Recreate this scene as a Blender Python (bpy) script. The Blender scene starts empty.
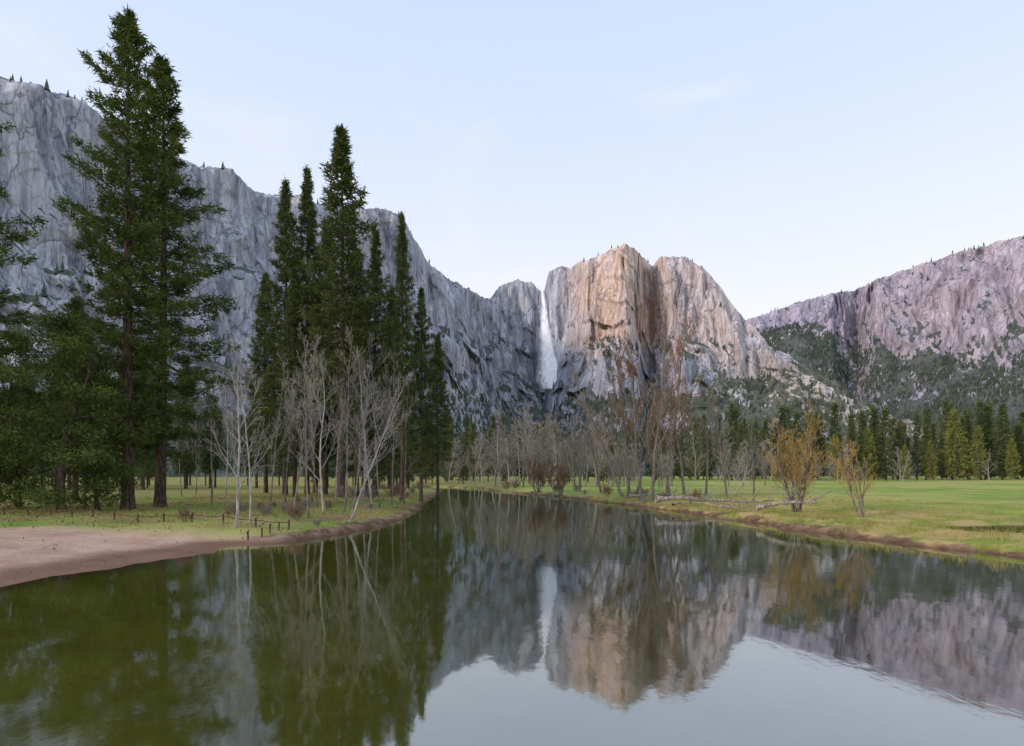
import bpy, math, random
import numpy as np
from mathutils import Vector
F=560.0; CX=512.0; HY=476.0; CH=4.0
scene=bpy.context.scene
col=scene.collection
def W(px,py,Y): return ((px-CX)/F*Y, Y, CH+(HY-py)/F*Y)
# ---------------------------------------------------------------- noise
_r=np.random.RandomState(7)
_perm=np.concatenate([_r.permutation(256)]*3)
_g=_r.normal(size=(256,3)); _g/=np.linalg.norm(_g,axis=1)[:,None]
def pn(x,y,z):
    x,y,z=np.broadcast_arrays(np.asarray(x,float),np.asarray(y,float),np.asarray(z,float))
    xi=np.floor(x).astype(int);yi=np.floor(y).astype(int);zi=np.floor(z).astype(int)
    fx=x-xi;fy=y-yi;fz=z-zi
    u=fx**3*(fx*(fx*6-15)+10);v=fy**3*(fy*(fy*6-15)+10);w=fz**3*(fz*(fz*6-15)+10)
    def g(a,b,c):
        h=_perm[_perm[_perm[(xi+a)&255]+((yi+b)&255)]+((zi+c)&255)]
        G=_g[h]; return G[...,0]*(fx-a)+G[...,1]*(fy-b)+G[...,2]*(fz-c)
    l=lambda a,b,t:a+(b-a)*t
    return 1.5*l(l(l(g(0,0,0),g(1,0,0),u),l(g(0,1,0),g(1,1,0),u),v),l(l(g(0,0,1),g(1,0,1),u),l(g(0,1,1),g(1,1,1),u),v),w)
def fbm(x,y,z,o=4):
    s=0;a=1;t=0
    for i in range(o):
        s=s+a*pn(x*2**i+i*17.3,y*2**i+i*5.1,z*2**i+i*9.7);t+=a;a*=.5
    return s/t
def sm(t): t=np.clip(t,0,1); return t*t*(3-2*t)
# ---------------------------------------------------------------- materials
def newmat(n):
    m=bpy.data.materials.new(n);m.use_nodes=True;nt=m.node_tree;nt.nodes.clear()
    return m,nt,nt.nodes,nt.links
def mixc(N,L,fac,a,b,blend='MIX'):
    n=N.new('ShaderNodeMix');n.data_type='RGBA';n.blend_type=blend;n.clamp_result=False
    def s(sock,v):
        if hasattr(v,'links') or isinstance(v,bpy.types.NodeSocket): L.new(v,sock)
        elif isinstance(v,(tuple,list)): sock.default_value=(*v,1)
        else: sock.default_value=v
    s(n.inputs[0],fac);s(n.inputs[6],a);s(n.inputs[7],b)
    return n.outputs[2]
def ramp(N,L,src,lo,hi):
    n=N.new('ShaderNodeMapRange');n.interpolation_type='SMOOTHSTEP'
    n.inputs[1].default_value=lo;n.inputs[2].default_value=hi;L.new(src,n.inputs[0]);return n.outputs[0]
def noise(N,L,vec,scale,det=4,mapping=None,rough=.55,dist=0):
    if mapping:
        mp=N.new('ShaderNodeMapping');mp.inputs['Scale'].default_value=mapping;L.new(vec,mp.inputs[0]);vec=mp.outputs[0]
    n=N.new('ShaderNodeTexNoise');n.inputs['Scale'].default_value=scale;n.inputs['Detail'].default_value=det
    n.inputs['Roughness'].default_value=rough;n.inputs['Distortion'].default_value=dist;L.new(vec,n.inputs['Vector']);return n.outputs[0]
def math_(N,L,op,a,b=None,clamp=False):
    n=N.new('ShaderNodeMath');n.operation=op;n.use_clamp=clamp
    for i,v in enumerate((a,b)):
        if v is None: continue
        if isinstance(v,bpy.types.NodeSocket): L.new(v,n.inputs[i])
        else: n.inputs[i].default_value=v
    return n.outputs[0]
def principled(N,L,colr,rough=.9,bump=None,bs=.5,bd=.1,spec=.2):
    p=N.new('ShaderNodeBsdfDiffuse');o=N.new('ShaderNodeOutputMaterial')
    if isinstance(colr,tuple): p.inputs[0].default_value=(*colr,1)
    else: L.new(colr,p.inputs[0])
    if bump is not None:
        b=N.new('ShaderNodeBump');b.inputs['Strength'].default_value=bs;b.inputs['Distance'].default_value=bd
        L.new(bump,b.inputs['Height']);L.new(b.outputs[0],p.inputs['Normal'])
    L.new(p.outputs[0],o.inputs[0]);return p
def attr(N,name):
    a=N.new('ShaderNodeAttribute');a.attribute_name=name;return a.outputs['Fac']
def foliage_mat(name,dark,light,scale=.5,hi=None,transl=.2):
    m,nt,N,L=newmat(name)
    tc=N.new('ShaderNodeTexCoord');g=N.new('ShaderNodeNewGeometry');oi=N.new('ShaderNodeObjectInfo')
    nz=noise(N,L,tc.outputs['Object'],scale,2)
    f=math_(N,L,'ADD',math_(N,L,'MULTIPLY',ramp(N,L,nz,.35,.65),.55),math_(N,L,'MULTIPLY',g.outputs['Random Per Island'],.45))
    c=mixc(N,L,f,dark,light)
    if hi: c=mixc(N,L,math_(N,L,'MULTIPLY',oi.outputs['Random'],.6),c,hi)
    p=N.new('ShaderNodeBsdfDiffuse');L.new(c,p.inputs[0])
    o=N.new('ShaderNodeOutputMaterial')
    if transl:
        t=N.new('ShaderNodeBsdfTranslucent');L.new(c,t.inputs[0])
        mx=N.new('ShaderNodeMixShader');mx.inputs[0].default_value=transl;L.new(p.outputs[0],mx.inputs[1]);L.new(t.outputs[0],mx.inputs[2])
        L.new(mx.outputs[0],o.inputs[0])
    else: L.new(p.outputs[0],o.inputs[0])
    return m
def bark_mat(name,a,b,sc=6):
    m,nt,N,L=newmat(name);tc=N.new('ShaderNodeTexCoord')
    n1=noise(N,L,tc.outputs['Object'],sc,2,(1,1,.25))
    c=mixc(N,L,ramp(N,L,n1,.35,.65),a,b)
    d=N.new('ShaderNodeBsdfDiffuse');L.new(c,d.inputs[0]);o=N.new('ShaderNodeOutputMaterial');L.new(d.outputs[0],o.inputs[0]);return m
M_pine=foliage_mat('pine_needles',(.030,.055,.018),(.15,.185,.05),.45,(.11,.145,.04))
M_fir=foliage_mat('fir_needles',(.028,.05,.02),(.125,.15,.048),.45,(.10,.125,.04))
M_far=foliage_mat('far_needles',(.045,.07,.038),(.13,.16,.07),.3,(.155,.175,.07))
M_yel=foliage_mat('spring_leaves',(.13,.15,.04),(.27,.28,.08),.4,(.20,.22,.065))
M_oak=foliage_mat('oak_leaves',(.032,.058,.018),(.145,.185,.05),.9)
M_bpine=bark_mat('pine_bark',(.045,.034,.028),(.13,.092,.068))
M_bdark=bark_mat('dark_bark',(.05,.04,.032),(.14,.105,.08))
M_bpale=bark_mat('pale_bark',(.24,.225,.205),(.44,.415,.38))
M_bgrey=bark_mat('grey_bark',(.12,.105,.09),(.25,.225,.195))
M_twpale=bark_mat('pale_twigs',(.21,.195,.175),(.33,.305,.28))
M_twtan=bark_mat('tan_twigs',(.17,.147,.125),(.28,.242,.208))
M_twred=bark_mat('russet_twigs',(.18,.105,.068),(.30,.18,.115))
M_gold=bark_mat('golden_twigs',(.27,.175,.06),(.42,.29,.10))
M_log=bark_mat('weathered_wood',(.17,.15,.125),(.38,.34,.29))
M_post=bark_mat('fence_wood',(.07,.045,.03),(.16,.11,.08))
# granite
def voro(N,L,vec,mapping,dist_src,amt,f1=True):
    mp=N.new('ShaderNodeMapping');mp.inputs['Scale'].default_value=mapping;L.new(vec,mp.inputs[0])
    va=N.new('ShaderNodeVectorMath');va.operation='MULTIPLY_ADD';L.new(dist_src,va.inputs[0]);va.inputs[1].default_value=(amt,amt,amt);L.new(mp.outputs[0],va.inputs[2])
    v=N.new('ShaderNodeTexVoronoi');v.feature='DISTANCE_TO_EDGE';v.inputs['Scale'].default_value=1;L.new(va.outputs[0],v.inputs['Vector'])
    if not f1: return v.outputs['Distance'],None
    v2=N.new('ShaderNodeTexVoronoi');v2.feature='F1';v2.inputs['Scale'].default_value=1;L.new(va.outputs[0],v2.inputs['Vector'])
    sp=N.new('ShaderNodeSeparateColor');L.new(v2.outputs['Color'],sp.inputs[0])
    return v.outputs['Distance'],sp.outputs[0]
def granite(name,basea,baseb,glowc,vegc,tree_c,bs=.7):
    m,nt,N,L=newmat(name);tc=N.new('ShaderNodeTexCoord');P=tc.outputs['Object']
    big=noise(N,L,P,.005,4)
    dn=N.new('ShaderNodeTexNoise');dn.inputs['Scale'].default_value=.02;dn.inputs['Detail'].default_value=3;L.new(P,dn.inputs['Vector']);DN=dn.outputs['Color']
    streak=noise(N,L,P,1,7,(.06,.06,.0032),.74,.1)
    fine=noise(N,L,P,1,5,(.16,.16,.03),.75)
    e1,r1=voro(N,L,P,(.018,.018,.0048),DN,.8)
    e2,_=voro(N,L,P,(.055,.055,.013),DN,.9,False)
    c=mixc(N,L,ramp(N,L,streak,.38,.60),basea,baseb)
    c=mixc(N,L,math_(N,L,'MULTIPLY',r1,.45),c,tuple(v*.75 for v in basea))
    wf=math_(N,L,'MULTIPLY',attr(N,'glow'),ramp(N,L,big,.15,.5))
    wc=mixc(N,L,ramp(N,L,streak,.36,.60),tuple(v*.66 for v in glowc),glowc)
    c=mixc(N,L,math_(N,L,'MULTIPLY',wf,.9),c,wc)  # low-sun glow on the peaks, painted into the rock colour
    st2=noise(N,L,P,1,5,(.022,.022,.0012),.7)
    c=mixc(N,L,math_(N,L,'MULTIPLY',ramp(N,L,st2,.51,.61),.55),c,(.15,.16,.20))
    st3=noise(N,L,P,1,4,(.02,.02,.003),.7)
    c=mixc(N,L,math_(N,L,'MULTIPLY',ramp(N,L,st3,.52,.64),.5),c,tuple(min(1,v*1.15) for v in baseb))
    c=mixc(N,L,math_(N,L,'MULTIPLY',ramp(N,L,fine,.45,.36),.5),c,(.13,.135,.17))
    c=mixc(N,L,math_(N,L,'MULTIPLY',ramp(N,L,e1,.03,.0),.6),c,(.08,.08,.11))
    c=mixc(N,L,math_(N,L,'MULTIPLY',ramp(N,L,e2,.045,.0),.4),c,(.10,.10,.135))
    vn=noise(N,L,P,.05,5,rough=.7)
    vf=ramp(N,L,math_(N,L,'ADD',attr(N,'veg'),math_(N,L,'MULTIPLY',math_(N,L,'SUBTRACT',vn,.5),2.2)),.50,.62)
    vc=mixc(N,L,ramp(N,L,fine,.4,.6),tree_c,vegc)
    c=mixc(N,L,math_(N,L,'MULTIPLY',vf,.88),c,vc)
    h=math_(N,L,'ADD',streak,math_(N,L,'MULTIPLY',fine,.35))
    h=math_(N,L,'ADD',h,math_(N,L,'MULTIPLY',ramp(N,L,e1,0,.10),.35))
    h=math_(N,L,'ADD',h,math_(N,L,'MULTIPLY',ramp(N,L,e2,0,.12),.15))
    h=math_(N,L,'ADD',h,math_(N,L,'MULTIPLY',r1,.6))
    principled(N,L,c,.95,h,bs,10.0,.1);return m
M_gr=granite('granite',(.30,.325,.405),(.60,.625,.70),(.82,.61,.48),(.125,.14,.085),(.05,.072,.055))  # bluish base colours carry painted distance haze
M_gr2=granite('hazed_granite',(.29,.275,.37),(.50,.47,.55),(.60,.49,.49),(.10,.12,.085),(.045,.066,.065),.55)  # lightened mauve-pink base: haze over the right mountain put into the colour
# ---------------------------------------------------------------- mesh helpers
def mk(name,V,Fc,mats,midx=None,smooth=False,attrs=None):
    me=bpy.data.meshes.new(name)
    me.from_pydata(V.tolist() if isinstance(V,np.ndarray) else V,[],Fc.tolist() if isinstance(Fc,np.ndarray) else Fc)
    for m in mats: me.materials.append(m)
    if midx is not None: me.polygons.foreach_set('material_index',np.asarray(midx,dtype=np.int32))
    if smooth: me.polygons.foreach_set('use_smooth',np.ones(len(me.polygons),dtype=bool))
    if attrs:
        for k,v in attrs.items():
            a=me.attributes.new(k,'FLOAT','POINT');a.data.foreach_set('value',np.asarray(v,dtype=np.float32).ravel())
    me.update();return me
def ob(name,me,loc=(0,0,0),parent=None,**kw):
    o=bpy.data.objects.new(name,me);col.objects.link(o);o.location=loc
    if parent: o.parent=parent
    for k,v in kw.items(): o[k]=v
    return o
def tube(V,Fc,pts,rad,k):
    pts=[Vector(p) for p in pts];d=(pts[-1]-pts[0])
    if d.length<1e-6: return
    d.normalize();a=d.orthogonal().normalized();b=d.cross(a)
    base=len(V);cs=[(math.cos(2*math.pi*i/k),math.sin(2*math.pi*i/k)) for i in range(k)]
    for p,r in zip(pts,rad):
        for c,s in cs: V.append((p+a*(c*r)+b*(s*r))[:])
    for j in range(len(pts)-1):
        o=base+j*k
        for i in range(k):
            i2=(i+1)%k;Fc.append((o+i,o+i2,o+k+i2,o+k+i))
    Fc.append(tuple(base+(len(pts)-1)*k+i for i in range(k)))
def leaves(rng,C,D,m,ln,wd,spread,rnd=.8):
    n=len(C);c=np.repeat(C,m,0);d=np.repeat(D,m,0);N=len(c)
    v0=c+rng.normal(size=(N,3))*spread
    dr=d+rng.normal(size=(N,3))*rnd;dr/=np.linalg.norm(dr,axis=1)[:,None]
    l=ln*rng.uniform(.6,1.3,N)[:,None] if np.isscalar(ln) else (np.repeat(ln,m)*rng.uniform(.6,1.3,N))[:,None]
    w=np.cross(dr,rng.normal(size=(N,3)));w/=np.linalg.norm(w,axis=1)[:,None]+1e-9
    w=w*wd*rng.uniform(.6,1.3,N)[:,None]
    V=np.stack([v0-w*.5,v0+w*.5,v0+dr*l+w*.15,],1).reshape(-1,3)
    Fc=np.arange(N*3).reshape(-1,3);return V,Fc
def conifer(seed,H,R,hb,nb,nt,m,leaf,lw,shape=.8,lo=-18,hi=38,tsp=.16,k=8,vary=.35,r0=None,smin=.3,whorl=0,base=.5):
    rng=np.random.RandomState(seed);V=[];Fc=[]
    r0=r0 or H*.012
    bx,by=rng.uniform(-.25,.25,2)*H/30
    ax=lambda t:(bx*math.sin(t*3),by*math.sin(t*2.3))
    ts=[0,.01,.03,.08,.15,.25,.35,.45,.55,.65,.75,.85,.93,1]
    tube(V,Fc,[(ax(t)[0],ax(t)[1],t*H-.3*(t==0)) for t in ts],[r0*(1.35 if t<.005 else 1.12 if t<.02 else (1-t)**.85)+.02 for t in ts],k)
    CC=[];DD=[]
    for i in range(nb):
        if whorl:
            wi=i//whorl;nw=nb/whorl
            q=((wi+.5+rng.uniform(-.28,.28))/nw)
            q=min(.995,max(0,q))
        else: q=((i+rng.rand())/nb)
        q=q**.9
        t=hb+(1-hb)*q;z=t*H
        az=i*2.39996+rng.uniform(-.5,.5)
        pr=(1-q)**shape*(base+(1-base)*min(1,q/.18))
        clump=1+vary*1.6*float(pn(math.cos(az)*1.3+seed,math.sin(az)*1.3,z/(.08*H)))
        Lb=max(.35,R*pr*rng.uniform(.55,1.15)*clump)
        if rng.rand()<.10: Lb*=.5
        e=math.radians(lo+(hi-lo)*q+rng.uniform(-9,9))
        cx,cy=math.cos(az),math.sin(az);sx,sy=ax(t)
        def P(s): return np.array([sx+cx*Lb*s*math.cos(e),sy+cy*Lb*s*math.cos(e),z+Lb*(s*math.sin(e)-.22*s*(1-q)*(1-s)+.18*s*s*(1-q*.5))])
        tube(V,Fc,[P(s) for s in (0,.35,.7,1)],[(.02+.010*Lb)*f for f in (1.2,.8,.45,.12)],3)
        n=max(3,int(nt*(.3+.7*Lb/R)))
        s=rng.uniform(smin,1,n)**.8
        lat=rng.uniform(-1,1,n)*.36*Lb*(1.15-s)
        pts=np.array([P(a) for a in s])
        pts[:,0]+=-cy*lat;pts[:,1]+=cx*lat;pts[:,2]+=rng.normal(size=n)*.02*Lb-.12*abs(lat)
        d=np.stack([cx-cy*np.sign(lat)*.5,cy+cx*np.sign(lat)*.5,np.full(n,.1)],1)
        CC.append(pts);DD.append(d)
    n=10;tz=rng.uniform(.965,1.0,n)
    CC.append(np.stack([np.full(n,ax(1)[0]),np.full(n,ax(1)[1]),tz*H],1));DD.append(np.tile([0,0,1.2],(n,1)))
    C=np.concatenate(CC);D=np.concatenate(DD)
    LV,LF=leaves(rng,C,D,m,leaf,lw,tsp)
    return (V,Fc),(LV,LF)
def bare(seed,H,r0,nch,stems=1,fan=0,tropism=.12,tmin=.012,limb=.34,ang=(25,55),start=.2,lev0len=1.0):
    rng=random.Random(seed);A=[[],[]];B=[[],[]]
    segs=[9,5,3,2,2];kk=[7,4,3,3,3]
    def rv(): return Vector((rng.gauss(0,1),rng.gauss(0,1),rng.gauss(0,1)))
    def grow(p,d,Lg,r,lev):
        n=segs[lev];pts=[p.copy()];dd=d.copy();dirs=[dd.copy()]
        for i in range(n):
            dd=(dd+rv()*(.07 if lev==0 else .13)+Vector((0,0,tropism))).normalized()
            pts.append(pts[-1]+dd*(Lg/n));dirs.append(dd.copy())
        rad=[max(tmin,r*(1-.85*i/n)) for i in range(n+1)]
        if lev==0: rad[0]*=1.3
        T=A if lev<2 else B
        tube(T[0],T[1],[q[:] for q in pts],rad,kk[lev])
        if lev>=len(nch): return
        c=nch[lev]
        for j in range(c):
            st=start if lev==0 else .15
            t=st+(1-st)*(j+rng.random())/c
            f=t*n;i=min(n-1,int(f));q=pts[i].lerp(pts[i+1],f-i);bd=dirs[i+1]
            a=math.radians(rng.uniform(*ang));pv=bd.cross(rv()).normalized()
            cd=(bd*math.cos(a)+pv*math.sin(a)).normalized()
            cl=Lg*(limb*(1.25-t) if lev==0 else .5*(1.15-.6*t))*rng.uniform(.55,1.25)
            grow(q,cd,cl,max(tmin,rad[i]*.55*(.7+.3*rng.random())),lev+1)
    for s in range(stems):
        a=2*math.pi*s/stems+rng.uniform(-.4,.4);tl=fan*rng.uniform(.15,1)
        d=Vector((math.cos(a)*math.sin(tl),math.sin(a)*math.sin(tl),math.cos(tl)))
        off=Vector((math.cos(a),math.sin(a),0))*(r0*1.6 if stems>1 else 0)
        grow(Vector((0,0,-.25))+off,d,H*lev0len*(rng.uniform(.7,1.05) if stems>1 else 1),r0*(rng.uniform(.6,1) if stems>1 else 1),0)
    return A,B
def join2(a,b):
    V=list(map(tuple,a[0]))+[tuple(x) for x in (b[0].tolist() if isinstance(b[0],np.ndarray) else b[0])]
    n=len(a[0]);Fb=[tuple(i+n for i in f) for f in (b[1].tolist() if isinstance(b[1],np.ndarray) else b[1])]
    return V,list(a[1])+Fb,[0]*len(a[1])+[1]*len(Fb)
def tree(kind,mt,mc,loc,s,rz,label,cat,group=None,tilt=(0,0),crown='crown',sxy=1.0):
    e=ob(kind,None,loc);e.empty_display_size=.5
    e.rotation_euler=(tilt[0],tilt[1],rz);e.rotation_mode='XYZ';e.scale=(s*sxy,s*sxy,s)
    e['label']=label;e['category']=cat
    if group:e['group']=group
    ob('trunk',mt,parent=e);ob(crown,mc,parent=e);return e
def single(kind,me,loc,s,rz,label,cat,group=None,sxy=1.0,tilt=(0,0)):
    o=ob(kind,me,loc);o.scale=(s*sxy,s*sxy,s);o.rotation_euler=(tilt[0],tilt[1],rz)
    o['label']=label;o['category']=cat
    if group:o['group']=group
    return o
# ---------------------------------------------------------------- river and ground
LB=[(-34,-80),(-24,-10),(-19.5,10),(-17.9,19.6),(-17.2,22),(-16.6,25.7),(-15.7,31.1),(-14.4,33),(-11.4,39.3),(-10.2,50.9),(-11.6,72),(-14,95),(-16,118),(-19,150),(-32,180),(-70,200),(-260,215)]
RB=[(-260,235),(-70,222),(-24,205),(-9.8,172),(-3,140),(9,107),(13.5,86),(17.2,70),(20.7,48.7),(21.8,36.1),(23.8,31),(25,27.3),(27,10),(27,-80)]
poly=np.array(LB+RB,float)
def rdist(x,y):
    x=np.asarray(x,float);y=np.asarray(y,float);best=np.full(x.shape,1e9);ins=np.zeros(x.shape,bool)
    n=len(poly)
    for i in range(n):
        a=poly[i];b=poly[(i+1)%n];ab=b-a
        t=np.clip(((x-a[0])*ab[0]+(y-a[1])*ab[1])/(ab@ab),0,1)
        best=np.minimum(best,np.hypot(x-a[0]-t*ab[0],y-a[1]-t*ab[1]))
        c=((a[1]>y)!=(b[1]>y))&(x<(b[0]-a[0])*(y-a[1])/(b[1]-a[1]+1e-12)+a[0]);ins^=c
    d=np.where(ins,-best,best)
    return d+(1.5*fbm(x*.35,y*.35,3.3,4)+1.3*fbm(x*.1,y*.1,8.3,2))*np.clip(1-abs(d)/15,0,1)
PC=(36.0,36.5);PR=(6.5,2.8)
def pondm(x,y): return np.hypot((x-PC[0])/PR[0],(y-PC[1])/PR[1])+.35*fbm(x*.4,y*.4,12.,3)
def ground_h(x,y,full=False):
    d=rdist(x,y)
    bm=sm((35.5-y)/3.5)*(x<-6)
    dp=np.maximum(d,0)
    rt=sm((x+5)/10)
    bw=1.6+2.4*sm(.5+1.6*fbm(x*.12,y*.12,7.7,3))
    zb=(.85-.15*rt)*(.45*sm(dp/.7)+.55*sm(dp/(bw*1.6)))
    zs=.9*sm(dp/13)
    z=zb*(1-bm)+zs*bm
    z=z+np.minimum(.006*np.maximum(dp-10,0),2.2)+(.34*fbm(x*.25,y*.25,1.1,4))*np.clip(dp/3,0,1)*(1-.7*bm)
    z=z+.5*fbm(x*.02,y*.02,4.4,2)*np.clip((dp-15)/30,0,1)
    pm_=sm((1.9-pondm(x,y))/1.1)
    z=z*(1-pm_)+pm_*.45
    dn=np.maximum(-d,0)
    z=np.where(d<0,-1.7*(1-np.exp(-dn/6))+.10*fbm(x*.5,y*.5,2.2,3)*np.clip(dn/2,0,1),z)
    if full: return z,d,bm
    return z
def gh(x,y): return float(ground_h(np.array([x]),np.array([y]))[0])
def axis(dense0,dense1,step,lo,hi,gr=1.07):
    a=list(np.arange(dense0,dense1+1e-6,step));s=step
    while a[-1]<hi: s*=gr;a.append(a[-1]+s)
    b=[];s=step;c=dense0
    while c>lo: s*=gr;c-=s;b.append(c)
    return np.array(b[::-1]+a)
xs=axis(-40,46,.4,-6000,6000,1.09);ys=axis(6,75,.4,-600,7000,1.045)
X,Yg=np.meshgrid(xs,ys);x=X.ravel();y=Yg.ravel()
z,d,bm=ground_h(x,y,True)
nx,ny=len(xs),len(ys)
ii=(np.arange(ny-1)[:,None]*nx+np.arange(nx-1)[None]).ravel()
GF=np.stack([ii,ii+1,ii+nx+1,ii+nx],1)
sand=bm*sm((15.5+2.5*fbm(x*.2,y*.2,6.,3)-d)/1.5)*(d>-2)
right=sm((x+5)/10)
dirt=np.where(d>0,sm(((1.8-.2*right)+4*fbm(x*.3,y*.3,9.,3)-d)/1.2),1)
dirt=np.maximum(dirt,.62*sm((1.35-pondm(x,y))/.3))
dry=right*sm((24+14*fbm(x*.1,y*.1,5.,3)-d)/10)*sm((95-y)/25)
forest=(1-right)*sm((y-34)/10)
deep=np.clip(-z/1.7,0,1)
shal=sm((10+8*fbm(x*.06,y*.06,2.,3)-x)/26)
wet=sm((.26-z)/.18)
m,nt,N,L=newmat('ground');tc=N.new('ShaderNodeTexCoord');P=tc.outputs['Object']
n1=noise(N,L,P,.12,5,rough=.65);n2=noise(N,L,P,1.2,5,rough=.65);n3=noise(N,L,P,9,4,rough=.7);n4=noise(N,L,P,.03,4);n5=noise(N,L,P,.35,5,rough=.65)
g=mixc(N,L,ramp(N,L,n1,.38,.62),(.18,.30,.06),(.31,.39,.09))
g=mixc(N,L,math_(N,L,'MULTIPLY',ramp(N,L,n4,.44,.56),.75),g,(.42,.39,.14))
g=mixc(N,L,math_(N,L,'MULTIPLY',ramp(N,L,n5,.50,.64),.6),g,(.36,.28,.14))
dr=mixc(N,L,ramp(N,L,n5,.42,.56),(.24,.29,.06),(.46,.35,.15))
g=mixc(N,L,attr(N,'dry'),g,dr)
fo=mixc(N,L,ramp(N,L,n5,.42,.56),(.20,.29,.06),(.31,.21,.12))
g=mixc(N,L,math_(N,L,'MULTIPLY',attr(N,'forest'),.85),g,fo)
g=mixc(N,L,math_(N,L,'MULTIPLY',ramp(N,L,n3,.5,.72),.45),g,(.13,.105,.055))
dt=mixc(N,L,ramp(N,L,n2,.35,.65),(.12,.085,.055),(.32,.23,.145))
df=ramp(N,L,math_(N,L,'ADD',attr(N,'dirt'),math_(N,L,'MULTIPLY',math_(N,L,'SUBTRACT',n2,.5),1.8)),.4,.62)
g=mixc(N,L,df,g,dt)
sd=mixc(N,L,ramp(N,L,n5,.3,.7),(.42,.275,.195),(.62,.44,.33))
sd=mixc(N,L,math_(N,L,'MULTIPLY',ramp(N,L,n3,.5,.72),.5),sd,(.27,.165,.115))
g=mixc(N,L,attr(N,'sand'),g,sd)
g=mixc(N,L,math_(N,L,'MULTIPLY',attr(N,'wet'),.75),g,(.13,.065,.042))
bed=mixc(N,L,ramp(N,L,noise(N,L,P,.35,8,(1,1.3,1),.72),.25,.75),(.27,.255,.045),(.48,.43,.10))
bed=mixc(N,L,math_(N,L,'MULTIPLY',ramp(N,L,n3,.45,.7),.4),bed,(.17,.15,.04))
bed2=mixc(N,L,ramp(N,L,n5,.3,.7),(.15,.14,.045),(.25,.225,.07))
bed=mixc(N,L,attr(N,'shal'),bed2,bed)
g=mixc(N,L,ramp(N,L,attr(N,'deep'),.0,.12),g,bed)
hh=math_(N,L,'ADD',n2,math_(N,L,'MULTIPLY',n3,.5))
principled(N,L,g,.95,hh,.9,.16,.1)
me=mk('ground',np.stack([x,y,z],1),GF,[m],smooth=True,attrs=dict(sand=sand,dirt=dirt,dry=dry,forest=forest,deep=deep,wet=wet,shal=shal))
ob('ground',me,kind='structure',label='grassy meadow and sandy river banks with muddy river bed',category='ground')
# water
m,nt,N,L=newmat('river_water');tc=N.new('ShaderNodeTexCoord');P=tc.outputs['Object']
fr=N.new('ShaderNodeFresnel');fr.inputs[0].default_value=1.33
fac=math_(N,L,'ADD',math_(N,L,'MULTIPLY',math_(N,L,'POWER',fr.outputs[0],.8),.78),.27,True)
w1=noise(N,L,P,.7,3,(1,.6,1));w2=noise(N,L,P,4,4,(1,.55,1));w3=noise(N,L,P,.10,3)
h=math_(N,L,'ADD',w1,math_(N,L,'MULTIPLY',math_(N,L,'MULTIPLY',w2,.7),ramp(N,L,w3,.40,.62)))
b=N.new('ShaderNodeBump');b.inputs['Strength'].default_value=.5;b.inputs['Distance'].default_value=.0085;L.new(h,b.inputs['Height'])
tr=N.new('ShaderNodeBsdfTransparent');tr.inputs[0].default_value=(.93,.92,.70,1)
gl=N.new('ShaderNodeBsdfGlossy');gl.inputs['Color'].default_value=(.89,.95,1.0,1);gl.inputs['Roughness'].default_value=.04;L.new(b.outputs[0],gl.inputs['Normal'])
mx=N.new('ShaderNodeMixShader');L.new(fac,mx.inputs[0]);L.new(tr.outputs[0],mx.inputs[1]);L.new(gl.outputs[0],mx.inputs[2])
o=N.new('ShaderNodeOutputMaterial');L.new(mx.outputs[0],o.inputs[0])
me=mk('river',[(-300,-80,0),(60,-80,0),(60,260,0),(-300,260,0)],[(0,1,2,3)],[m])
ob('river',me,kind='structure',label='calm olive green river reflecting cliffs and sky',category='river')
pv=[(PC[0]+PR[0]*1.5*math.cos(a*math.pi/16),PC[1]+PR[1]*1.5*math.sin(a*math.pi/16),.53) for a in range(32)]
ob('pond',mk('pond',pv,[tuple(range(32))],[m]),kind='structure',label='small shallow pool of water in the meadow edge',category='pond')
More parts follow.
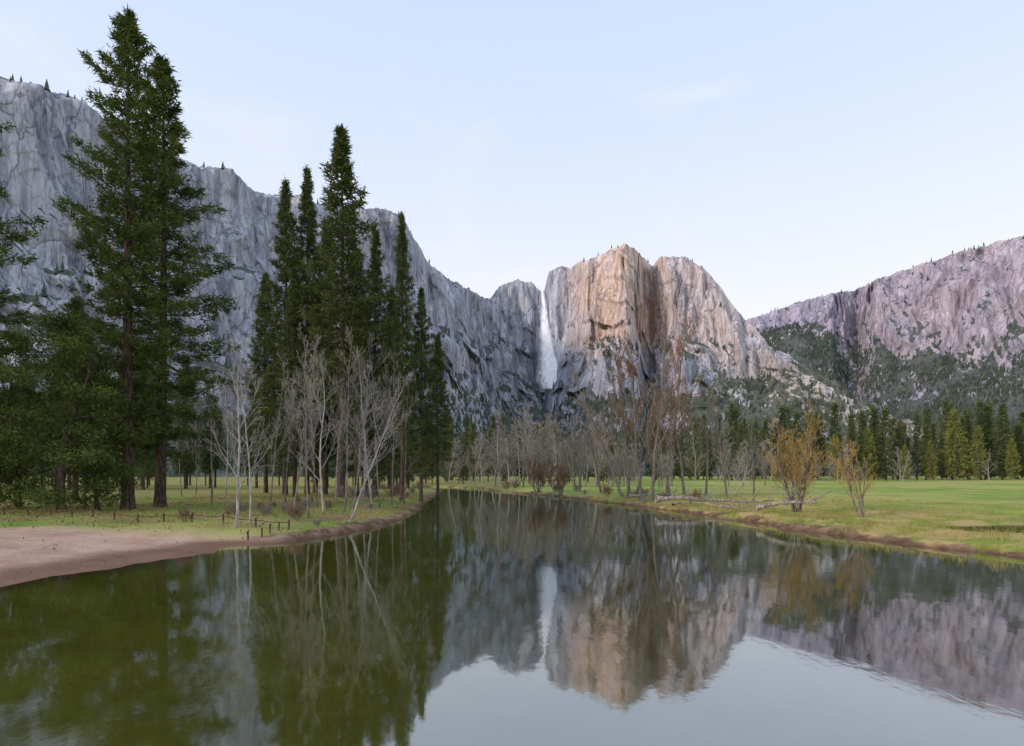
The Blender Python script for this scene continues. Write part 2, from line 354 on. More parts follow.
# ---------------------------------------------------------------- mountains
FT=[]
def ridge(name,label,pts,C,ncol,nrow,prof,mat,glowf,treeprob,tf,seedo=0,rimn=7,dispk=1.0,fallx=None,led=1.0,ledf=None,stpk=3.0,finek=1.0):
    pts=np.array(pts,float)
    wx=(pts[:,0]-CX)/F*pts[:,2];wy=pts[:,2];wz=CH+(HY-pts[:,1])/F*pts[:,2]
    s=np.concatenate([[0],np.cumsum(np.hypot(np.diff(wx),np.diff(wy))+.35*abs(np.diff(wz)))])
    u=np.linspace(0,s[-1],ncol)
    rx=np.interp(u,s,wx);ry=np.interp(u,s,wy);rz=np.interp(u,s,wz);pp=np.interp(u,s,pts[:,0])
    ker=np.ones(3)/3;pad=lambda a:np.convolve(np.pad(a,1,'edge'),ker,'valid')
    rx=pad(rx);ry=pad(ry)
    dx=C[0]-rx;dy=C[1]-ry;l=np.hypot(dx,dy);dx/=l;dy/=l
    keys=sorted(prof);K=np.array([prof[k] for k in keys],float)
    npn=K.shape[1];O=np.zeros((ncol,npn));Z=np.zeros((ncol,npn))
    for j in range(npn):
        O[:,j]=np.interp(pp,keys,K[:,j,0]);Z[:,j]=np.interp(pp,keys,K[:,j,1])
    seg=np.hypot(np.diff(K[0,:,0]),np.diff(K[0,:,1])*1.6);cs=np.concatenate([[0],np.cumsum(seg)]);cs/=cs[-1]
    t=np.linspace(0,1,nrow);off=np.zeros((nrow,ncol));zz=np.zeros((nrow,ncol))
    for c in range(ncol):
        off[:,c]=np.interp(t,cs,O[c]);zz[:,c]=np.interp(t,cs,Z[c])
    off=off*rz;zz=zz*rz
    bo=np.array([-700,-350,-160,-70,-30,-10.]);
    off=np.concatenate([np.repeat(bo[:,None],ncol,1),off]);zz=np.concatenate([rz[None]+bo[:,None]*.12,zz])
    Xm=rx+dx*off;Ym=ry+dy*off;Zm=zz
    hf=np.clip(zz/rz,0,1)
    TF=np.interp(pp,[k for k,_ in tf],[v for _,v in tf])[None,:]*np.ones_like(hf)
    a=seedo
    TF=TF+.07*fbm(Xm/160,Ym/160,a+.3,3)
    steep=sm((hf-TF)/.10+.4)
    rdg=1-2*np.abs(fbm(Xm/240+a,Ym/240,Zm/1100,2))
    ub=(u[None,:]+.22*Zm)
    tri=lambda v:2*np.abs(v-np.floor(v+.5))
    f1=tri(ub/230+1.5*fbm(Xm/400,Ym/400,Zm/500+a,2))
    f2=tri((u[None,:]-.10*Zm)/85+1.6*fbm(Xm/170,Ym/170,Zm/260+a,2))
    f3=tri(ub/33+1.4*fbm(Xm/90,Ym/90,Zm/220+a,2))
    D=34*(rdg-.6)+46*(f1-.5)+21*(f2-.5)+6*(f3-.5)+6*(1-2*abs(fbm(ub/60,a,Zm/420,2)))-4
    D=D+finek*(3.0*(1-2*abs(fbm(ub/20,a+4,Zm/140,3)))+1.2*fbm(Xm/8,Ym/8,Zm/24,3))
    stp=fbm(Xm/95+9,Ym/95,Zm/150+a,2)*4
    D=D+stpk*(np.floor(stp)+sm((stp-np.floor(stp))*5))
    lk=led*np.ones_like(hf) if ledf is None else led*ledf(pp)[None,:]*(.35+1.4*sm((.78-hf)/.25))
    lm=sm(fbm(Xm/130+3,Ym/130,Zm/150+a,2)*4+.2)
    lq=(Zm+.42*u[None,:])/88+.9*fbm(Xm/220,Ym/220,Zm/220+a,3)
    fr_=lq-np.floor(lq)
    D=D+lk*lm*17*np.minimum(1-fr_,fr_*9)
    D=D*dispk
    rimfade=np.clip(off/20,0.2,1)
    D=D*(.30+.70*steep)*rimfade
    if fallx is not None:
        ff=np.exp(-((pp-fallx)/9.)**2);D=D*(1-.9*ff*(hf>.44))
    Xm=Xm+dx*D;Ym=Ym+dy*D
    jag=rimn*(2.2*fbm(rx/45+a,ry/45,.5,4)+1.4*np.abs(fbm(rx/16+a,ry/16,.7,3)))
    if fallx is not None: jag=jag*(1-np.exp(-((pp-fallx)/3.)**2))
    Zm=Zm+jag*np.clip(hf*3-2,0,1)+(1-steep)*20*fbm(Xm/80,Ym/80,a,5)*np.clip(hf*12,0,1)
    nr=Xm.shape[0]
    ii=(np.arange(nr-1)[:,None]*ncol+np.arange(ncol-1)[None]).ravel()
    Fc=np.stack([ii,ii+ncol,ii+ncol+1,ii+1],1)
    V=np.stack([Xm.ravel(),Ym.ravel(),Zm.ravel()],1)
    G=V.reshape(nr,ncol,3)
    du=np.gradient(G,axis=1);dv=np.gradient(G,axis=0);nrm=np.cross(dv,du);nrm/=np.linalg.norm(nrm,axis=2)[...,None]+1e-9
    nzz=np.abs(nrm[...,2])
    veg=sm((nzz-.42)/.32)*.8+.5*(1-steep)
    veg=np.where(steep>.8,veg*(.55+.45*sm((.85-hf)/.2)),veg)
    glow=glowf(np.broadcast_to(pp,(nr,ncol)),hf)
    me=mk(name,V,Fc,[mat],smooth=False,attrs=dict(veg=veg,glow=glow))
    ob(name,me,kind='structure',label=label,category='mountain')
    rng=np.random.RandomState(5+int(a*10))
    area=np.linalg.norm(np.cross(dv,du),axis=2)
    cl=sm((fbm(G[...,0]/110,G[...,1]/110,a+G[...,2]/110,3)+.25)/.35)
    pr=sm((veg-.28)/.3)*area*treeprob*(.12+.88*cl)*(1+4*(1-steep))
    pr[0:2]=0
    msk=rng.rand(nr,ncol)<pr
    FT.append(G[msk])
    return G
pL=[(0,1),(.03,.97),(.10,.66),(.15,.60),(.21,.33),(.32,.26),(.38,.16),(.75,.02),(1.,-.03)]
pM=[(0,1),(.02,.95),(.07,.72),(.17,.62),(.20,.50),(.34,.38),(.46,.18),(.74,.02),(1.,-.03)]
pF=[(0,1),(.01,.97),(.035,.55),(.055,.45),(.24,.30),(.28,.22),(.40,.16),(.72,.02),(.95,-.03)]
pP=[(0,1),(.02,.96),(.09,.62),(.26,.46),(.31,.32),(.44,.25),(.50,.16),(.75,.02),(.98,-.03)]
pQ=[(0,1),(.03,.94),(.14,.68),(.28,.52),(.36,.40),(.48,.30),(.56,.20),(.80,.02),(1.0,-.03)]
pS=[(0,1),(.10,.93),(.22,.74),(.34,.6),(.48,.45),(.6,.3),(.72,.18),(.95,.02),(1.2,-.03)]
prof={-300:pL,390:pL,435:pM,495:pM,525:pF,552:pF,585:pP,690:pP,735:pQ,790:pS,1000:pS}
ptsA=[(-420,-30,620),(-200,20,720),(-60,62,800),(0,75,850),(30,88,890),(75,98,950),(110,125,1000),(150,145,1060),(200,166,1130),(215,170,1180),(240,182,1230),(262,192,1290),(300,200,1350),(345,206,1420),(385,208,1500),(402,218,1530),(415,240,1570),(430,264,1620),(450,281,1720),(470,288,1850),(484,297,1960),(490,299,2010),(500,286,2070),(518,280,2100),(532,283,2095),(539.5,290,2095),(544,291,2080),(546,284,2060),(549,273,2035),(560,268,2000),(578,265,1940),(600,256,1860),(612,249,1820),(625,245,1760),(634,247,1790),(645,260,1930),(652,266,1960),(660,259,1870),(685,256,1750),(703,267,1720),(718,284,1700),(733,307,1660),(750,326,1620),(770,345,1570),(800,364,1500),(850,393,1420),(900,418,1380),(960,440,1350)]
def glowA(p,h): return np.clip(sm((p-555)/35)*(1-.55*sm((p-650)/25))*sm((h-.44)/.18)+.04,0,1)  # where the painted sun glow lies: upper central peaks
ridge('cliff_mountain','tall grey granite cliff wall with warm tinted peaks and ledges',ptsA,(120,420),1500,380,prof,M_gr,glowA,.0013,[(-300,.22),(400,.26),(440,.40),(490,.40),(520,.34),(560,.34),(620,.30),(700,.36),(760,.7),(800,.95),(1000,1.)],0.,fallx=543,ledf=lambda p:.8+.9*sm((p-380)/60))
ptsB=[(600,345,3300),(700,332,3100),(757,317,2950),(800,301,2800),(832,293,2680),(848,292,2760),(858,289,2770),(876,280,2560),(905,270,2450),(950,256,2300),(1000,241,2150),(1024,237,2080),(1100,225,1900),(1250,190,1600),(1500,150,1300)]
pR1=[(0,1),(.04,.94),(.10,.86),(.20,.80),(.32,.68),(.48,.50),(.62,.33),(.88,.04),(1.1,-.03)]
pR2=[(0,1),(.06,.93),(.14,.80),(.20,.70),(.28,.56),(.42,.42),(.55,.27),(.85,.03),(1.1,-.03)]
ridge('forested_mountain','rounded granite mountain with slabs tinted pinkish for haze and forested slopes',ptsB,(350,600),900,280,{0:pR1,790:pR1,900:pR2,2000:pR2},M_gr2,lambda p,h:sm((p-800)/80)*.5*sm((h-.3)/.2),.0026,[(0,.85),(757,.86),(800,.81),(850,.69),(900,.55),(1000,.42),(2000,.36)],3.7,dispk=1.3,led=.2,stpk=.8,finek=.7)
P_=np.concatenate(FT)
rng=np.random.RandomState(3)
print('mountain trees',len(P_))
if len(P_)>52000: P_=P_[rng.permutation(len(P_))[:52000]]
n=len(P_);k=5;VV=[];FF=[];base=0
hh_=rng.uniform(7,20,n);rr=hh_*rng.uniform(.18,.28,n)
for (z0,z1,rf) in ((.0,.55,1.),(.35,1.05,.6)):
    an=np.arange(k)*2*math.pi/k
    ring=np.stack([P_[:,0,None]+np.cos(an+rng.rand(n,1)*0)*rr[:,None]*rf*rng.uniform(.7,1.3,(n,k)),P_[:,1,None]+np.sin(an)*rr[:,None]*rf*rng.uniform(.7,1.3,(n,k)),P_[:,2,None]+hh_[:,None]*(z0+rng.uniform(-.06,.06,(n,k)))],2)
    tip=P_+np.stack([0*hh_,0*hh_,hh_*z1],1)
    V=np.concatenate([ring,tip[:,None]],1).reshape(-1,3);b0=np.arange(n)*(k+1)+base
    for i in range(k): FF.append(np.stack([b0+i,b0+(i+1)%k,b0+k],1))
    VV.append(V);base+=len(V)
M_mtf=foliage_mat('mountain_foliage',(.045,.066,.055),(.10,.126,.086),.02,transl=0)
me=mk('mountain_forest',np.concatenate(VV),np.concatenate(FF),[M_mtf])
ob('mountain_forest',me,kind='stuff',label='dark conifers scattered over cliff ledges and talus slopes',category='forest')
# waterfall
m,nt,N,L=newmat('falling_water');tc=N.new('ShaderNodeTexCoord')
n1=noise(N,L,tc.outputs['Object'],1,6,(.16,.16,.014),.72)
n2=noise(N,L,tc.outputs['Object'],1,5,(.05,.05,.025),.6)
p=N.new('ShaderNodeBsdfDiffuse');L.new(mixc(N,L,ramp(N,L,n1,.38,.54),(.70,.79,.94),(.99,.99,1.0)),p.inputs[0])
tr=N.new('ShaderNodeBsdfTransparent');mx=N.new('ShaderNodeMixShader')
al=math_(N,L,'ADD',attr(N,'dens'),math_(N,L,'MULTIPLY',math_(N,L,'SUBTRACT',math_(N,L,'ADD',math_(N,L,'MULTIPLY',n1,.6),math_(N,L,'MULTIPLY',n2,.4)),.5),2.4))
L.new(ramp(N,L,al,-.1,1.2),mx.inputs[0]);L.new(tr.outputs[0],mx.inputs[1]);L.new(p.outputs[0],mx.inputs[2])
o=N.new('ShaderNodeOutputMaterial');L.new(mx.outputs[0],o.inputs[0])
V=[];Fc=[];dens=[];rng=np.random.RandomState(11)
top=np.array(W(541.8,291,2080));ncs=33;nrs=100
for j in range(nrs):
    t=j/(nrs-1);zc=top[2]+2-t*392
    yc=2078-22*min(1,t*10)-76*t-10*sm(np.array(t*4))
    w=(6+130*t**1.6)*(1+.05*math.sin(t*17));xc=top[0]+36*t**1.5+1.5*math.sin(t*9)
    for i in range(ncs):
        q=(i/(ncs-1)-.5)*2
        V.append((xc+q*w,float(yc)-(1-q*q)*w*.3-8,zc))
        core=1.75-(2.0+1.3*t)*abs(q)**.8
        core=core-.9*max(0,(t-.9)/.1)**1.3*(1-abs(q))+.3*float(sm(np.array((t-.7)/.25)))*(1-abs(q))-(.8 if j==nrs-1 else 0)
        dens.append(core)
for j in range(nrs-1):
    for i in range(ncs-1):
        a=j*ncs+i;Fc.append((a,a+1,a+ncs+1,a+ncs))
ob('waterfall',mk('waterfall',V,Fc,[m],smooth=True,attrs=dict(dens=dens)),kind='structure',label='tall white waterfall plunging down the granite cliff',category='waterfall')
# ---------------------------------------------------------------- conifers
def two(name,gen,mb,mf):
    a,b=gen;return mk(name+'_trunk',a[0],a[1],[mb],smooth=True),mk(name+'_crown',b[0],b[1],[mf])
heroA=two('ponderosa_a',conifer(1,46,7.6,.13,190,31,9,.52,.14,shape=.58,lo=-14,hi=42,tsp=.17,smin=.18,whorl=4,vary=.4),M_bpine,M_pine)
heroB=two('ponderosa_b',conifer(2,42,7.6,.13,180,31,9,.52,.14,shape=.64,lo=-22,hi=36,tsp=.17,smin=.18,whorl=4,vary=.4),M_bpine,M_pine)
firs=[two('fir%d'%i,conifer(20+i,50,9.2,hb,185,22,7,.78,.22,shape=.82,lo=-24,hi=26,tsp=.24,smin=.15,base=.75,vary=.38),M_bpine,M_fir) for i,hb in enumerate((.15,.20,.27))]
def bigconifer(mesh,mh,px,top,Y,label,s_xy=1.0,kind='pine_tree',rz=0,group=None):
    x=(px-CX)/F*Y;z=gh(x,Y);Hh=CH+(HY-top)/F*Y-z
    tree(kind,mesh[0],mesh[1],(x,Y,z),Hh/mh,rz,label,'pine tree',group,sxy=s_xy)
bigconifer(heroA,46,128,14,52,'tallest ponderosa pine with reddish trunk on grassy bank',.95,rz=.4)
bigconifer(heroB,42,160,60,56,'tall ponderosa pine with dark layered boughs',.95,rz=2)
bigconifer(heroB,42,-38,20,44,'tall pine with boughs reaching over the bank',.9,rz=4.2)
bigconifer(heroA,46,75,300,70,'mid sized pine beside taller pines',1.2,rz=3.2)
for i,(px,top,Y,sx) in enumerate([(285,182,88,.66),(307,170,92,.58),(341,130,80,.84),(325,225,95,.7),(376,232,88,.64),(402,215,78,.5),(421,290,82,.68),(266,275,98,.75),(357,250,84,.7),(295,270,84,.7),(392,290,88,.7),(438,335,100,.75),(366,300,96,.9),(315,280,98,.8)]):
    bigconifer(firs[i%3],50,px,top,Y,'tall dark fir tree in riverside grove',sx*1.1,kind='fir_tree',rz=i*1.7,group='firs in riverside grove')
def broad(seed,H,R,ncl,nl,leaf,lw,sd=(.58,.58,.28)):
    rng=np.random.RandomState(seed);A,B=bare(seed,H*.8,H*.022,[10,4],tropism=.05,limb=.5,ang=(35,65),start=.15,tmin=.03)
    V=A[0]+B[0];n=len(A[0]);Fc=A[1]+[tuple(i+n for i in f) for f in B[1]]
    CC=[]
    for i in range(ncl):
        a=rng.uniform(0,6.28);zz=rng.uniform(.05,1);rr=R*rng.uniform(.75,1.25)*math.sqrt(rng.rand())*(math.sin(math.pi*min(1,(zz*.82+.18)))**.7)
        CC.append([rr*math.cos(a),rr*math.sin(a),zz*H])
    CC=np.array(CC);pts=np.repeat(CC,nl//4,0);pts=pts+rng.normal(size=pts.shape)*np.array(sd)
    LV,LF=leaves(rng,pts,np.tile([0,0,-.1],(len(pts),1)),4,leaf,lw,.2,1.)
    return (V,Fc),(LV,LF)
oaks=[two('oak%d'%i,broad(50+i,15,4.6,80,160,.32,.12,(.6,.6,.24)),M_bdark,M_oak) for i in range(2)]
for i,(px,top,Y,s) in enumerate([(62,312,47,1.0),(98,355,50,.75),(18,330,54,.8),(-25,325,50,1.)]):
    x=(px-CX)/F*Y;z=gh(x,Y);Hh=CH+(HY-top)/F*Y-z
    tree('oak_tree',oaks[i%2][0],oaks[i%2][1],(x,Y,z),Hh/15.5,i*2.1,'dense dark evergreen oak at the edge of the beach','tree','dark evergreen oaks',sxy=s)
mids=[two('midcon%d'%i,conifer(70+i,28,R,hb,95,9,6,.95,.34,shape=.8,lo=-18,hi=30,tsp=.35,k=6),M_bdark,M_far) for i,(R,hb) in enumerate(((4.4,.08),(3.8,.2),(5.0,.14)))]
rnd=random.Random(4)
cnt=0
for i in range(400):
    if cnt>=62: break
    Y=rnd.uniform(105,230);px=rnd.uniform(-60,445);x=(px-CX)/F*Y
    dd=float(rdist(np.array([x]),np.array([Y]))[0])
    if dd<6: continue
    if px>200 and Y<130: continue
    mm=mids[cnt%3];Hh=rnd.uniform(16,31)
    tree('conifer_tree',mm[0],mm[1],(x,Y,gh(x,Y)),Hh/28,rnd.uniform(0,6),'dark green conifer in the forest behind the bank','tree','conifers in valley forest');cnt+=1
fars=[]
for i,(R,hb) in enumerate(((4.6,.05),(4.0,.12),(5.6,.05),(3.6,.1))):
    a,b=conifer(90+i,28,R,hb,62,8,5,1.2,.5,shape=.85,lo=-15,hi=30,tsp=.4,k=5)
    V,Fc,mi=join2(a,b);fars.append(mk('far_conifer%d'%i,V,Fc,[M_bdark,M_far],mi))
a,b=conifer(99,20,4.2,.05,70,9,5,.9,.4,shape=.6,lo=0,hi=50,tsp=.4,k=5);V,Fc,mi=join2(a,b);spring=mk('spring_tree',V,Fc,[M_bgrey,M_yel],mi)
cnt=0
for i in range(1200):
    if cnt>=215: break
    px=rnd.uniform(425,1110)
    Y=rnd.uniform(255,420) if px>730 else rnd.uniform(225,420)
    if px<600 and rnd.random()<.2: continue
    x=(px-CX)/F*Y
    if float(rdist(np.array([x]),np.array([Y]))[0])<8: continue
    Hh=rnd.uniform(20,46)*(Y/340)*(1 if px>730 else .85)
    single('conifer_tree',fars[cnt%4],(x,Y,gh(x,Y)),Hh/28,rnd.uniform(0,6),'dark green conifer at the far edge of the meadow','tree','conifers along the meadow edge',sxy=rnd.uniform(.85,1.2));cnt+=1
for px,top,Y in ((955,412,262),(978,428,255),(930,442,258),(868,430,262),(1012,440,250),(835,436,262),(905,446,256)):
    x=(px-CX)/F*Y;z=gh(x,Y);Hh=CH+(HY-top)/F*Y-z
    single('leafing_tree',spring,(x,Y,z),Hh/20,px,'yellow green tree coming into leaf','tree','trees coming into leaf',sxy=.9)
# ---------------------------------------------------------------- bare trees
HT={}
def btree(name,gen,mb,mt):
    A,B=gen;r=(mk(name+'_trunk',A[0],A[1],[mb],smooth=True),mk(name+'_twigs',B[0],B[1],[mt]))
    HT[r[0].name]=max(v[2] for v in B[0]);return r
pale=[btree('pale%d'%i,bare(100+i,12,.10,[14,8,5],tropism=.10,tmin=.009,limb=.36,start=.20),M_bpale,M_twpale) for i in range(2)]
grey=[btree('grey%d'%i,bare(110+i,13,.085,[12,7,6],tropism=.10,tmin=.0095,limb=.31,start=.24,ang=(20,50)),M_bpale if i==1 else M_bgrey,M_twtan if i else M_twpale) for i in range(3)]
tallb=[btree('tall%d'%i,bare(120+i,24,.32,[14,7,6],tropism=.12,tmin=.030,limb=.32,start=.24,ang=(20,50)),M_bgrey,M_twred if i==0 else M_twtan) for i in range(2)]
farb=[btree('farb%d'%i,bare(130+i,18,.2,[13,7,6],tropism=.1,tmin=.038,limb=.36,start=.10),(M_bpale,M_bgrey,M_bpale)[i],(M_twtan,M_twpale,M_twpale)[i]) for i in range(3)]
def pb(mesh,mh,px,top,Y,kind,label,tilt=(0,0),rz=0,group=None,sxy=1.0,crown='twigs'):
    mh=HT[mesh[0].name]
    x=(px-CX)/F*Y;z=gh(x,Y);Hh=(CH+(HY-top)/F*Y-z)/max(.3,math.cos(tilt[0])*math.cos(tilt[1]))
    tree(kind,mesh[0],mesh[1],(x,Y,z),Hh/mh,rz,label,'bare tree',group,tilt=tilt,crown=crown,sxy=sxy)
G1='leafless trees on the grassy bank'
pb(pale[0],12,236,325,36,'bare_tree','pale barked leafless tree at the end of the beach',rz=1,tilt=(0,.02),sxy=.9)
pb(pale[1],12,250,350,38,'bare_tree','slender pale leafless tree near the water',rz=2,tilt=(0,.08),sxy=.7)
for i,(px,top,Y,tx,ty) in enumerate([(212,345,62,0,0),(225,365,75,0,0),(293,335,42,0,-.05),(309,325,43,0,.02),(324,340,50,0,-.06),(345,330,52,0,.14),(352,350,45,0,.25),(372,345,58,0,.06),(380,335,60,0,.16),(392,350,64,0,.1),(350,365,43,0,.36),(404,375,70,0,.15),(270,350,52,0,-.08),(336,380,66,0,-.12),(182,400,85,0,0),(196,410,92,0,0),(362,352,66,0,-.04),(285,365,64,0,.05),(318,350,56,0,.1)]):
    mm=(grey[i%3] if i%6!=4 else pale[i%2]);pb(mm,12.5,px,top,Y,'bare_tree','slender grey leafless tree with fine branches',tilt=(tx,ty),rz=i*1.3,group=G1,sxy=.85)
for i,(px,top,Y,ty) in enumerate([(640,326,80,-.10),(652,336,78,-.03),(668,314,82,.03),(622,360,90,-.22),(685,356,84,.06),(706,380,88,0),(727,392,84,.05),(636,390,90,-.3),(754,415,96,0),(601,400,110,-.1),(630,345,96,.05),(580,410,120,-.05)]):
    pb(tallb[0 if i in(0,2,4,7,10) else 1],24,px,top,Y,'bare_cottonwood','tall leafless cottonwood with russet twigs on river bank',tilt=(0,ty),rz=i*2.2,group='tall leafless cottonwoods',sxy=.85)
cnt=0
for i in range(900):
    if cnt>=90: break
    px=rnd.uniform(445,640) if cnt<56 else rnd.uniform(600,775) if cnt<80 else rnd.uniform(770,1030)
    Y=rnd.uniform(150,225) if px<640 else rnd.uniform(125,200) if px<770 else rnd.uniform(225,250)
    x=(px-CX)/F*Y
    if float(rdist(np.array([x]),np.array([Y]))[0])<2.5: continue
    Hh=rnd.uniform(14,25)*(1 if px<600 else .65)
    if Y<140: Hh*=.8
    mm=farb[cnt%3]
    tree('bare_tree',*mm,(x,Y,gh(x,Y)),Hh/HT[mm[0].name],rnd.uniform(0,6),'pale tan leafless tree on the far bank','bare tree','leafless trees on the far bank',crown='twigs');cnt+=1
wil=[btree('willow%d'%i,bare(150+i,8,.12,[10,8,6],stems=10-i*5,fan=.42,tropism=.05,tmin=.0095,limb=.38,ang=(20,50),start=.2,lev0len=.95),M_bgrey,M_gold) for i in range(2)]
pb(wil[0],8.6,797,402,50,'willow_tree','large golden twigged willow with many spreading stems',rz=.5,sxy=.8)
pb(wil[1],7.9,862,430,45,'willow_tree','smaller golden willow leaning over the bank',rz=1.7,tilt=(0,.2),sxy=.65)
shr=[btree('shrub%d'%i,bare(160+i,3,.05,[8,6,4],stems=9,fan=.8,tropism=.05,tmin=.014,limb=.5,ang=(15,45),start=.2),M_bgrey,(M_twred,M_twtan)[i]) for i in range(2)]
pb(shr[0],2.8,560,458,108,'willow_shrub','rusty orange willow shrub at the water edge',rz=1,sxy=.7)
pb(shr[0],2.8,538,455,120,'willow_shrub','rusty orange willow shrub at the water edge',rz=2,sxy=.6)
cnt=0
for i in range(400):
    if cnt>=60: break
    Y=rnd.uniform(34,170);side=rnd.random()<.6
    px=rnd.uniform(180,430) if not side else rnd.uniform(480,800);x=(px-CX)/F*Y
    dd=float(rdist(np.array([x]),np.array([Y]))[0])
    if dd<1 or dd>(9 if side else 14): continue
    if side and Y<60: continue
    tree('bare_shrub',*shr[cnt%2],(x,Y,gh(x,Y)),rnd.uniform(.2,.5)*(1 if Y<70 else 1.7),rnd.uniform(0,6),'low leafless shrub on the river bank','shrub','low leafless bank shrubs',crown='twigs');cnt+=1
# ---------------------------------------------------------------- logs
def log(seed,L_,r,px,Y,rz,label,br=5,z=.12,bend=.2):
    rr=random.Random(seed);V=[];Fc=[];pts=[];rad=[]
    n=16;hy=hz=0;vy=vz=0
    for i in range(n+1):
        t=i/n;vy=vy*.6+rr.uniform(-bend,bend);vz=vz*.5+rr.uniform(-.10,.10);hy+=vy;hz+=vz
        pts.append((L_*(t-.5),hy,hz));rad.append(r*(1-.75*t)*(1.5 if i==0 else 1)*rr.uniform(.75,1.2))
    tube(V,Fc,pts,rad,9)
    for j in range(br):
        t=rr.uniform(.15,1);p=Vector(pts[int(t*n)]);d=Vector((rr.uniform(-.3,.9),rr.uniform(-.8,.8),rr.uniform(.05,.9))).normalized();l=rr.uniform(.6,2.6)
        tube(V,Fc,[p[:],(p+d*l*.5+Vector((0,rr.uniform(-.2,.2),.12)))[:],(p+d*l+Vector((rr.uniform(-.2,.2),0,.05)))[:]],[r*.28,r*.18,.02],5)
    x=(px-CX)/F*Y
    o=ob('fallen_log',mk('fallen_log',V,Fc,[M_log],smooth=True),(x,Y,gh(x,Y)+z));o.rotation_euler=(0,.01,rz)
    o['label']=label;o['category']='log'
log(1,13.5,.32,712,66,.03,'long weathered grey driftwood log on the bank',13,.4,.28)
log(2,8,.22,655,80,.2,'bleached fallen trunk lying by the water',9,.3,.25)
log(3,5,.24,788,49,-.75,'broken grey log sloping down towards the water',7,.4)
log(4,7,.16,756,57,-.35,'thin driftwood log with broken branch stubs',11,.35,.3)
log(5,5,.12,690,64,.5,'curved grey branch lying on the grass',8,.25,.3)
log(7,6,.14,735,61,-.5,'tangled grey driftwood branch with side twigs',11,.3,.35)
# fence
pA=np.array([-44.,44.]);pB=np.array([-14.6,36.5])
f=ob('rail_fence',None,(0,0,0));f['label']='low dark wooden post and rail fence above the beach';f['category']='fence'
posts=14;tops=[]
V=[];Fc=[];tube(V,Fc,[(0,0,-.2),(0,0,.3),(0,0,.62),(0,0,.66)],[.07,.065,.06,.03],7);pm=mk('fence_post',V,Fc,[M_post])
for i in range(posts):
    q=pA+(pB-pA)*i/(posts-1);q=q+np.array([0,.8*math.sin(i*.5)]);z=gh(q[0],q[1]);ob('post',pm,(q[0],q[1],z),f);tops.append((q[0],q[1],z+.48))
V=[];Fc=[]
for a_,b_ in zip(tops[:-1],tops[1:]):
    mid=tuple((u+v)/2 for u,v in zip(a_,b_));tube(V,Fc,[a_,(mid[0],mid[1],mid[2]-.05),b_],[.03,.032,.03],5)
ob('rail',mk('rail',V,Fc,[M_post]),parent=f)
for i,(px,Y) in enumerate(((262,34),(270,35),(279,36),(248,33.4))):
    x=(px-CX)/F*Y;z=gh(x,Y);single('wooden_stake',pm,(x,Y,z),.9,0,'short dark wooden stake at the water edge','stake','stakes at the water edge')
# ---------------------------------------------------------------- grass
rng=np.random.RandomState(9);n=80000
gy=12+rng.rand(n)**1.3*85;gx=rng.uniform(-55,60,n)
gz,gd,gb=ground_h(gx,gy,True)
keep=(gd>.3)&(gd<32)&((gb<.3)|(gd>16))&(abs(gx)<gy*1.05)&(pondm(gx,gy)>1.3)&(rng.rand(n)<.2+.8*(fbm(gx*.3,gy*.3,0,3)>-.02))
P3=np.stack([gx,gy,gz],1)[keep]
ln=.16+.32*sm((5-gd[keep])/4)*(gx[keep]>0)+.12*(fbm(P3[:,0]*.5,P3[:,1]*.5,3.,2)>.1)
LV,LF=leaves(rng,P3,np.tile([0,0,1.5],(len(P3),1)),4,ln,.035,.11,.55)
M_grass=foliage_mat('grass_blades',(.17,.21,.045),(.48,.38,.16),.22)
ob('grass',mk('grass',LV,LF,[M_grass]),kind='stuff',label='short spring grass along both river banks',category='grass')
n=2600;gy=rng.uniform(18,75,n);gx=rng.uniform(-60,-8,n);gz,gd,gb=ground_h(gx,gy,True);kp=(gd>.2)&((gd<16)|(gy>36))&(rng.rand(n)<np.where(gy<34,.2,1))
P3=np.stack([gx,gy,gz+.02],1)[kp];LV,LF=leaves(rng,P3,np.tile([.1,0,.05],(len(P3),1)),5,.16,.07,.25,.6)
ob('leaf_litter',mk('leaf_litter',LV,LF,[M_bdark]),kind='stuff',label='dry leaves and bark scattered on the sand',category='leaf litter')
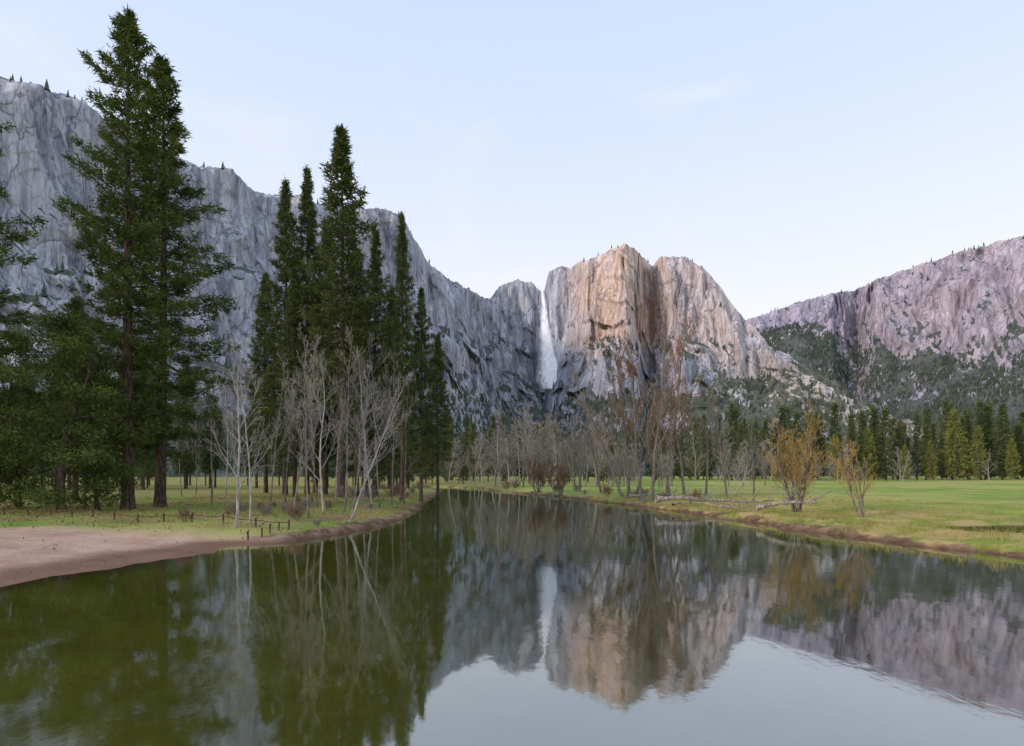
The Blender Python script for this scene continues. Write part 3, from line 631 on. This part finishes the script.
# ---------------------------------------------------------------- light
az=math.radians(-120);el=math.radians(22)
sv=Vector((math.sin(az)*math.cos(el),math.cos(az)*math.cos(el),math.sin(el)))
sl=bpy.data.lights.new('sun','SUN');sl.energy=2.2;sl.angle=math.radians(8);sl.color=(1,.80,.68)
so=bpy.data.objects.new('sun',sl);col.objects.link(so);so.rotation_euler=sv.to_track_quat('Z','Y').to_euler()
w=bpy.data.worlds.new('World');scene.world=w;w.use_nodes=True;N=w.node_tree.nodes;L=w.node_tree.links;N.clear()
sk=N.new('ShaderNodeTexSky');sk.sky_type='NISHITA';sk.sun_disc=False;sk.sun_elevation=el;sk.sun_rotation=az%(2*math.pi)
sk.air_density=1;sk.dust_density=1.5
tc=N.new('ShaderNodeTexCoord');sp=N.new('ShaderNodeSeparateXYZ');L.new(tc.outputs['Generated'],sp.inputs[0])
gr=ramp(N,L,sp.outputs[2],.02,.75)
c=mixc(N,L,gr,(1.02,.985,1.0),(.62,.76,1.04))
cn=noise(N,L,tc.outputs['Generated'],2.4,6,(1,1,2.2),.6,.6)
c=mixc(N,L,math_(N,L,'MULTIPLY',ramp(N,L,cn,.50,.74),.4),c,(1.0,.965,.98))
b1=N.new('ShaderNodeBackground');b1.inputs[1].default_value=.12;L.new(sk.outputs[0],b1.inputs[0])
b2=N.new('ShaderNodeBackground');b2.inputs[1].default_value=1.15;L.new(c,b2.inputs[0])
mx=N.new('ShaderNodeMixShader');mx.inputs[0].default_value=.84;L.new(b1.outputs[0],mx.inputs[1]);L.new(b2.outputs[0],mx.inputs[2])
o=N.new('ShaderNodeOutputWorld');L.new(mx.outputs[0],o.inputs[0])
# camera
cam=bpy.data.cameras.new('camera');cam.sensor_width=36;cam.lens=36*F/1024;cam.shift_y=(HY-373)/1024;cam.clip_end=30000;cam.clip_start=.1
co=bpy.data.objects.new('camera',cam);col.objects.link(co);co.location=(0,0,CH);co.rotation_euler=(math.radians(90),0,0);scene.camera=co
scene.view_settings.view_transform='Standard';scene.view_settings.look='None';scene.view_settings.exposure=0
